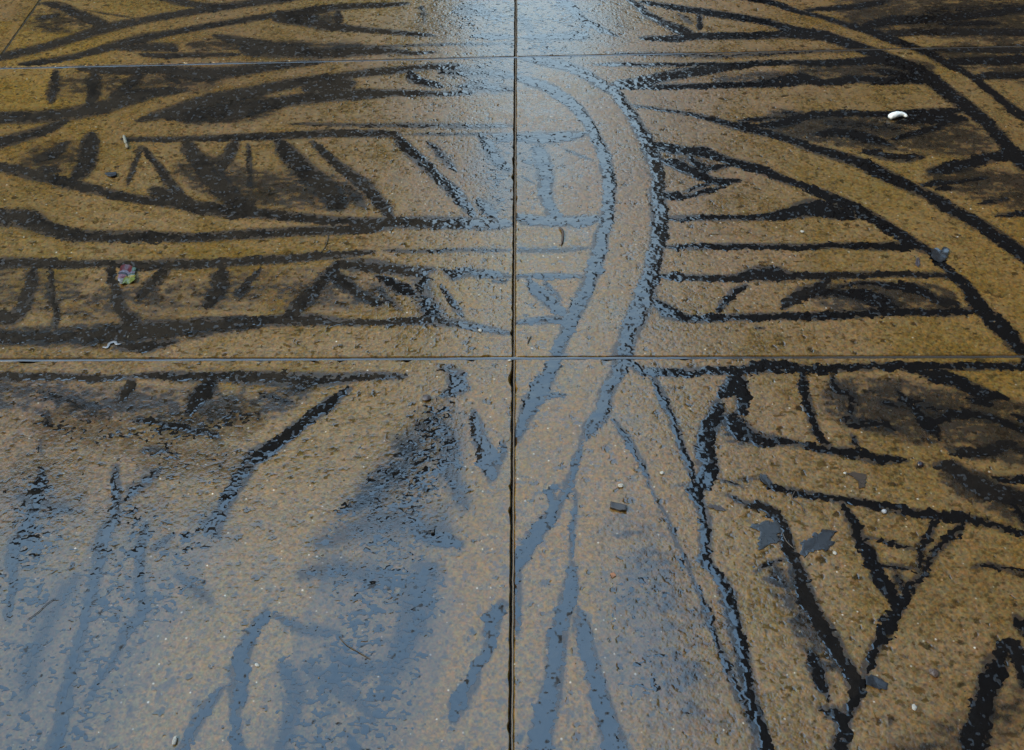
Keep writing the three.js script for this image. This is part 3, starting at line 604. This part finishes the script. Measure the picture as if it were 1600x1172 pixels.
// a rod of changing radius along points on the ground, closed at both ends; returns a geometry round its own base point
function rod(pts, radii, base, seg = 40, ring = 12, lift = .0008, flat = 1) {
  const curve = new THREE.CatmullRomCurve3(pts.map((p, i) => V3(p, radii[i] * flat + lift + (p[2] ?? 0)))), pos = [], idx = [];
  const rad = (t) => { const u = t * (radii.length - 1), i = Math.min(radii.length - 2, Math.floor(u)); return radii[i] + (radii[i + 1] - radii[i]) * (u - i); };
  for (let s = 0; s <= seg; s++) {
    const t = s / seg, c = curve.getPoint(t), d = curve.getTangent(t), side = new THREE.Vector3(-d.z, 0, d.x).normalize(), up = new THREE.Vector3().crossVectors(side, d).normalize(); if (up.y < 0) up.negate();
    const e = Math.min(t, 1 - t) * seg / 3.2, r = rad(t) * (e < 1 ? Math.sqrt(cl(1 - (1 - e) * (1 - e), .02)) : 1);
    for (let k = 0; k < ring; k++) { const a = k / ring * Math.PI * 2, w = 1 + .08 * vn(t * 9 + k * 1.7, k * .9 + t * 4); const q = c.clone().addScaledVector(side, Math.cos(a) * r * w).addScaledVector(up, Math.sin(a) * r * w * flat); pos.push(q.x - base[0], q.y, q.z - base[1]); }
  }
  for (let s = 0; s < seg; s++) for (let k = 0; k < ring; k++) { const a = s * ring + k, b = s * ring + (k + 1) % ring; idx.push(a, b, b + ring, a, b + ring, a + ring); }
  const n = pos.length / 3; for (const s of [0, seg]) { const c = curve.getPoint(s / seg); pos.push(c.x - base[0], c.y, c.z - base[1]); }
  for (let k = 0; k < ring; k++) { idx.push(n, (k + 1) % ring, k); idx.push(n + 1, seg * ring + k, seg * ring + (k + 1) % ring); }
  const g = new THREE.BufferGeometry(); g.setAttribute('position', new THREE.Float32BufferAttribute(pos, 3)); g.setIndex(idx); g.computeVertexNormals(); return g;
}
// a thin flake (leaf, chip, scrap) from its outline: warped top and bottom with a rim
function flake(out, base, { thick = .0006, curl = .0016, ragged = .0028, lift = .0009, scale = 60, seed = 1 } = {}) {
  const P = [], n = out.length;
  for (let i = 0; i < n; i++) { const a = out[i], b = out[(i + 1) % n], k = 9; for (let j = 0; j < k; j++) { const x = a[0] + (b[0] - a[0]) * j / k, z = a[1] + (b[1] - a[1]) * j / k; P.push([x + ragged * vn(x * 190 + seed, z * 190), z + ragged * vn(x * 190, z * 190 + seed + 9)]); } }
  const cx = P.reduce((s, p) => s + p[0], 0) / P.length, cz = P.reduce((s, p) => s + p[1], 0) / P.length, R = 5, pos = [], uv = [], idx = [], m = P.length;
  const h = (x, z, t) => lift + curl * (.5 + .5 * vn(x * scale + seed * 7, z * scale + seed)) * (.35 + .65 * t);
  for (const side of [1, 0]) for (let r = 0; r <= R; r++) for (const p of P) { const t = r / R, x = cx + (p[0] - cx) * t, z = cz + (p[1] - cz) * t; pos.push(x - base[0], h(x, z, t) + (side ? thick : 0), z - base[1]); uv.push(x, z); }
  const w = (R + 1) * m;
  for (let s = 0; s < 2; s++) for (let r = 0; r < R; r++) for (let k = 0; k < m; k++) { const a = s * w + r * m + k, b = s * w + r * m + (k + 1) % m, q = s ? [a, a + m, b, b, a + m, b + m] : [a, b, a + m, b, b + m, a + m]; idx.push(...q); }
  for (let k = 0; k < m; k++) { const a = R * m + k, b = R * m + (k + 1) % m; idx.push(a, b, a + w, b, b + w, a + w); }
  const g = new THREE.BufferGeometry(); g.setAttribute('position', new THREE.Float32BufferAttribute(pos, 3)); g.setAttribute('uv', new THREE.Float32BufferAttribute(uv, 2)); g.setIndex(idx);
  g.computeVertexNormals(); return g;
}
// mottled brown for leaves and wood
function mottle(r, g, b, rough, amt = .5, f = 260) {
  const N = 128, d = new Uint8Array(N * N * 4);
  for (let j = 0; j < N; j++) for (let i = 0; i < N; i++) { const k = 1 + amt * (.6 * vn(i * .11 + r * 900, j * .11) + .5 * vn(i * .31, j * .31 + g * 700)), o = (j * N + i) * 4; [r, g, b].forEach((c, q) => { d[o + q] = 255 * Math.pow(cl(c * k), 1 / 2.2); }); d[o + 3] = 255; }
  const t = new THREE.DataTexture(d, N, N); t.colorSpace = THREE.SRGBColorSpace; t.wrapS = t.wrapT = THREE.RepeatWrapping; t.magFilter = t.minFilter = THREE.LinearFilter; t.repeat.set(1 / .08, 1 / .08); t.needsUpdate = true;
  return new THREE.MeshPhysicalMaterial({ map: t, bumpMap: t, bumpScale: .0008, roughness: rough });
}
function put(name, base, label, category, group) { const o = new THREE.Group(); o.name = numbered(name); o.position.set(base[0], 0, base[1]); scene.add(o); return tag(o, label, category, group); }
function putMesh(name, base, g, m, label, category, group) { const o = mesh(name, g, m); o.position.set(base[0], 0, base[1]); return tag(o, label, category, group); }

{ const b = [1.1227, -2.6288];
  putMesh('packing_peanut', b, rod([[1.0921, -2.6115], [1.1094, -2.6209], [1.1264, -2.6288], [1.1394, -2.6288], [1.1483, -2.6202]], [.0085, .0105, .0090, .0068, .0040], b, 40, 16, .0008, .8), std(.55, .55, .51, .75), 'curved white foam packing peanut lying in a black wet streak', 'packing peanut'); }
{ const b = [-1.0850, -2.3283];
  putMesh('black_chip', b, flake([[-1.1040, -2.3343], [-1.0744, -2.3403], [-1.0686, -2.3253], [-1.0800, -2.3163], [-1.0920, -2.3223]], b, { thick: .004, curl: .003, ragged: .0008, seed: 3 }), std(.006, .006, .007, .5), 'flat jet black chip on tan concrete beside a pale stub', 'chip'); }
{ const b = [-1.0872, -2.4876], o = put('cigarette_stub', b, 'pale stub of a cigarette lying beside a dark streak', 'cigarette stub');
  mesh('paper', rod([[-1.1013, -2.5204], [-1.0916, -2.4974], [-1.0829, -2.4779]], [.0042, .0044, .0044], b, 20), std(.13, .12, .085, .8), o); mesh('filter', rod([[-1.0820, -2.4760], [-1.0733, -2.4554]], [.0045, .0045], b, 16), std(.12, .09, .05, .8), o); }
{ // torn wrapper, printed red, white and yellow
  const b = [-0.9292, -1.9069], N = 64, d = new Uint8Array(N * N * 4);
  for (let j = 0; j < N; j++) for (let i = 0; i < N; i++) {
    const u = i / N + .05 * vn(j * .2, i * .1), v = j / N + .06 * vn(i * .15, 7), o = (j * N + i) * 4;
    let c = [190, 190, 185]; if (v > .68) c = u < .6 ? [150, 40, 45] : [95, 140, 110]; else if (v > .56) c = [185, 175, 195]; else if (v > .46) c = u < .55 ? [45, 50, 75] : [120, 150, 140]; else if (u > .45) c = v > .38 ? [215, 185, 50] : [185, 200, 75]; else if (v > .26) c = [180, 95, 105];
    const k = .8 + .2 * vn(i * .5, j * .5); c.forEach((q, n) => { d[o + n] = q * k; }); d[o + 3] = 255;
  }
  const t = new THREE.DataTexture(d, N, N); t.colorSpace = THREE.SRGBColorSpace; t.magFilter = t.minFilter = THREE.LinearFilter; t.needsUpdate = true;
  const g = flake([[-0.9544, -1.9432], [-0.9347, -1.9457], [-0.9152, -1.9310], [-0.9044, -1.8830], [-0.9217, -1.8783], [-0.9382, -1.8713], [-0.9483, -1.8973]], b, { thick: .0005, curl: .009, ragged: .003, scale: 75, seed: 5 });
  const p = g.attributes.uv, x0 = Math.min(...[...Array(p.count).keys()].map((k) => p.getX(k))), x1 = Math.max(...[...Array(p.count).keys()].map((k) => p.getX(k))), z0 = Math.min(...[...Array(p.count).keys()].map((k) => p.getY(k))), z1 = Math.max(...[...Array(p.count).keys()].map((k) => p.getY(k)));
  for (let k = 0; k < p.count; k++) p.setXY(k, (p.getX(k) - x0) / (x1 - x0), (z1 - p.getY(k)) / (z1 - z0));
  putMesh('wrapper_scrap', b, g, new THREE.MeshPhysicalMaterial({ map: t, roughness: .35, color: new THREE.Color().setRGB(.22, .22, .22) }), 'crumpled scrap of wrapper printed red, white and yellow', 'wrapper'); }
{ const b = [0.1261, -2.0621];
  putMesh('twig', b, rod([[0.1191, -2.0964], [0.1254, -2.0884], [0.1288, -2.0699], [0.1272, -2.0465], [0.1233, -2.0258]], [.0022, .0030, .0032, .0030, .0018], b, 30, 8), mottle(.035, .018, .008, .6), 'short curved dark brown twig right of the long joint', 'twig'); }
for (const [pts, r, label] of [
  [[[-0.4659, -2.0778], [-0.4636, -2.0465], [-0.4686, -2.0105], [-0.4762, -1.9954]], .0011, 'hair thin curved stem left of the long joint'],
  [[[-0.8600, -0.9617], [-0.8450, -0.9785], [-0.8344, -0.9956], [-0.8221, -1.0075]], .0007, 'straight thin dark stem on the blue wet patch at far left'],
  [[[-0.3038, -0.9311], [-0.2884, -0.9137], [-0.2705, -0.9025], [-0.2422, -0.8855]], .0009, 'thin bent brown stem across a ring of tan concrete'],
  [[[0.0437, -1.6949], [0.0392, -1.6844], [0.0347, -1.6697]], .0014, 'tiny dark brown stem just above the cross joint'],
  [[[0.5574, -1.2507], [0.5487, -1.2317], [0.5613, -1.2192], [0.5666, -1.1961]], .0012, 'thin kinked brown stem hanging below a long black streak'],
  [[[0.5137, -1.1509], [0.5175, -1.1317], [0.5286, -1.1143]], .0012, 'thin dark stem between two flattened dark leaves'],
]) { const b = pts[1]; putMesh('twig', b, rod(pts, pts.map((_, i) => r * (1 - .25 * i / pts.length)), b, 24, 6, .0012), mottle(.028, .018, .010, .6), label, 'twig'); }
{ const b = [-0.1583, -1.1524], o = put('seed_sprig', b, 'small black seed head with thin stalks on the wet patch', 'sprig'), m = std(.007, .007, .006, .5);
  mesh('seed_head', rod([[-0.1545, -1.1494], [-0.1461, -1.1509]], [.0032, .0036], b, 14, 10), m, o); mesh('stalk', rod([[-0.1681, -1.1524], [-0.1608, -1.1524], [-0.1533, -1.1494]], [.0007, .0008, .0009], b, 14, 6, .0015), m, o); mesh('stalk', rod([[-0.1470, -1.1673], [-0.1477, -1.1583], [-0.1497, -1.1509]], [.0007, .0008, .0009], b, 14, 6, .0015), m, o); }
{ const b = [0.2065, -1.2114];
  putMesh('wood_chip', b, flake([[0.1923, -1.2223], [0.2228, -1.2130], [0.2218, -1.2007], [0.2082, -1.2007], [0.1901, -1.2084]], b, { thick: .0045, curl: .002, ragged: .0008, seed: 6 }), mottle(.016, .014, .013, .6), 'dark oblong wood chip alone on tan concrete', 'wood chip'); }
for (const [pts, c, rough, label, o] of [
  [[[0.3761, -1.2145], [0.3854, -1.2192], [0.3987, -1.2161], [0.4101, -1.2084], [0.4141, -1.2022], [0.4015, -1.2007], [0.3875, -1.2068]], [.020, .016, .016], .8, 'narrow grey brown leaf touching a dark wet streak', { seed: 11 }],
  [[[0.4577, -1.1658], [0.4789, -1.1748], [0.4988, -1.1763], [0.5134, -1.1688], [0.5056, -1.1464], [0.5066, -1.1317], [0.4874, -1.1259], [0.4676, -1.1085], [0.4628, -1.1230], [0.4706, -1.1405], [0.4685, -1.1568]], [.010, .010, .010], .32, 'flattened dark leaf crossed by a wet black streak', { seed: 12, ragged: .006, curl: .0006 }],
  [[[0.5380, -1.1317], [0.5595, -1.1361], [0.5804, -1.1494], [0.5984, -1.1598], [0.6054, -1.1524], [0.6210, -1.1568], [0.6079, -1.1361], [0.6038, -1.1230], [0.5901, -1.1100], [0.5731, -1.1143], [0.5578, -1.1100], [0.5471, -1.0985], [0.5389, -1.1057], [0.5430, -1.1201]], [.010, .010, .011], .30, 'flattened dark blue grey leaf with a ragged outline on tan concrete', { seed: 13, ragged: .006, curl: .0006 }],
  [[[1.0418, -2.0080], [1.0576, -2.0131], [1.0642, -2.0029], [1.0783, -2.0131], [1.0848, -2.0029], [1.0719, -1.9753], [1.0526, -1.9579], [1.0398, -1.9629], [1.0331, -1.9778]], [.012, .013, .015], .25, 'crumpled wet leaf where two black streaks meet', { seed: 14, curl: .009 }],
  [[[0.6674, -1.2959], [0.6857, -1.2975], [0.7088, -1.2926], [0.7040, -1.2780], [0.6947, -1.2602], [0.6834, -1.2554], [0.6928, -1.2683], [0.6842, -1.2747], [0.6817, -1.2861]], [.016, .008, .003], .9, 'dark brown hooked leaf on the tan band above a black line', { seed: 15 }],
  [[[0.9984, -1.9778], [1.0054, -1.9803], [0.9986, -1.9506], [0.9897, -1.9408], [0.9890, -1.9555]], [.020, .010, .009], .6, 'small upright dark red leaf scrap beside the crumpled wet leaf', { seed: 16 }],
  [[[0.1801, -1.0592], [0.1874, -1.0619], [0.1916, -1.0550], [0.1842, -1.0495]], [.14, .05, .012], .6, 'tiny orange brown leaf scrap on grey tan concrete', { seed: 18, ragged: .0005, curl: .001 }],
  [[[0.5973, -0.8508], [0.6115, -0.8555], [0.6271, -0.8484], [0.6361, -0.8414], [0.6288, -0.8297], [0.6094, -0.8297], [0.5968, -0.8355]], [.006, .006, .007], .45, 'black rounded leaf at the foot of two joining black streaks', { seed: 19, curl: .004 }],
  [[[0.4952, -1.2926], [0.5064, -1.2910], [0.5128, -1.2763], [0.5119, -1.2570], [0.5049, -1.2602], [0.4947, -1.2747]], [.006, .006, .006], .5, 'small black leaf at the head of a long black line', { seed: 20, curl: .005 }],
]) putMesh('leaf', pts[0], flake(pts, pts[0], o), mottle(...c, rough), label, 'leaf');
{ const b = [-0.8975, -1.6655], pts = [[-0.9217, -1.6593], [-0.9096, -1.6572], [-0.9073, -1.6697], [-0.8971, -1.6749], [-0.8908, -1.6676], [-0.8813, -1.6697]];
  putMesh('foil_strip', b, rod(pts, [.0018, .0030, .0034, .0034, .0030, .0018], b, 40, 10, .0012, .45), std(.12, .12, .12, .3), 'curled strip of pale foil just above the cross joint', 'foil strip'); }
// stones
function stone(r, seed, sy = .62) { const g = new THREE.IcosahedronGeometry(1, 2), p = g.attributes.position; for (let k = 0; k < p.count; k++) { const x = p.getX(k), y = p.getY(k), z = p.getZ(k), w = r * (1 + .22 * vn(x * 1.7 + seed * 9, z * 1.7 + y * 2) + .10 * vn(x * 4 + seed, y * 4 + z * 3)); p.setXYZ(k, x * w, y * w * sy + r * sy * .85 + .0005, z * w); } g.computeVertexNormals(); return g; }
const chipMat = std(.24, .22, .18, .7);
const chipShapes = [0, 1, 2, 3].map((k) => stone(.0028 + .0006 * k, k + 2, .5));
[[[0.6661, -1.2959], 'white stone chip at the tip of the brown hooked leaf'], [[0.6033, -1.1042], 'white stone chip just below the ragged blue grey leaf'], [[0.6674, -0.7977], 'white stone chip on tan concrete near the lower right corner'],
  [[0.7360, -2.0805], 'white stone chip between two level black lines at right'], [[-0.0057, -1.6163], 'white stone chip beside the crossing of the joints'], [[-0.0732, -1.7141], 'white stone chip just left of the long joint'],
  [[0.2997, -1.2959], 'white stone chip between two thin dark streaks'], [[0.2153, -1.2634], 'white stone chip above the dark oblong wood chip'], [[-0.4364, -0.8746], 'white stone chip beside a forked blue wet streak'],
].forEach(([p, label], i) => { const o = putMesh('stone_chip', p, chipShapes[i % 4], chipMat, label, 'stone', 'white stone chips'); o.rotation.y = i * 2.3; o.scale.set(1 + .5 * ((i * 7) % 3) / 2, 1, 1); });
{ const b = [-0.5458, -0.7404], o = putMesh('stone_chip', b, stone(.0055, 31, .6), chipMat, 'long white stone chip at the bottom left edge', 'stone'); o.scale.set(.7, 1, 1.5); }
putMesh('pebble', [0.7196, -1.1991], stone(.0052, 33, .8), std(.20, .20, .20, .4), 'round grey white pebble under the long black line', 'pebble');
putMesh('pebble', [0.7169, -0.8591], stone(.0075, 35, .6), mottle(.05, .03, .02, .5), 'brown pebble on tan concrete near the lower right', 'pebble');
putMesh('pebble', [0.8220, -1.3174], stone(.006, 37, .6), std(.012, .006, .007, .4), 'small dark red pebble between two black streaks', 'pebble');
putMesh('pebble', [-0.1823, -1.5014], stone(.009, 39, .4), mottle(.03, .016, .010, .5), 'flat brown pebble at the top of the left wet patch', 'pebble');
// loose grit
{
  const r = rng(5), g = new THREE.IcosahedronGeometry(1, 1), n = 1200, im = new THREE.InstancedMesh(g, std(1, 1, 1, .7), n), m = new THREE.Matrix4(), q = new THREE.Quaternion(), e = new THREE.Euler(), c = new THREE.Color();
  for (let k = 0; k < n; k++) {
    const x = -2.2 + 4.3 * r(), z = -3.8 + 3.4 * r(), s = .0007 + .0016 * r() * r() * r(); e.set(r() * 6, r() * 6, r() * 6);
    m.compose(new THREE.Vector3(x, s * .5 + .0003, z), q.setFromEuler(e), new THREE.Vector3(s * (1 + r()), s * (.7 + .4 * r()), s * (1 + .6 * r()))); im.setMatrixAt(k, m);
    const t = r(); t < .15 ? c.setRGB(.14, .12, .085) : t < .7 ? c.setRGB(.02, .018, .016) : c.setRGB(.10, .06, .025); im.setColorAt(k, c);
  }
  im.name = 'grit'; im.castShadow = im.receiveShadow = true; scene.add(im); tag(im, 'loose grit scattered over the wet concrete', 'grit'); im.userData.kind = 'stuff';
}

renderer.render(scene, camera);
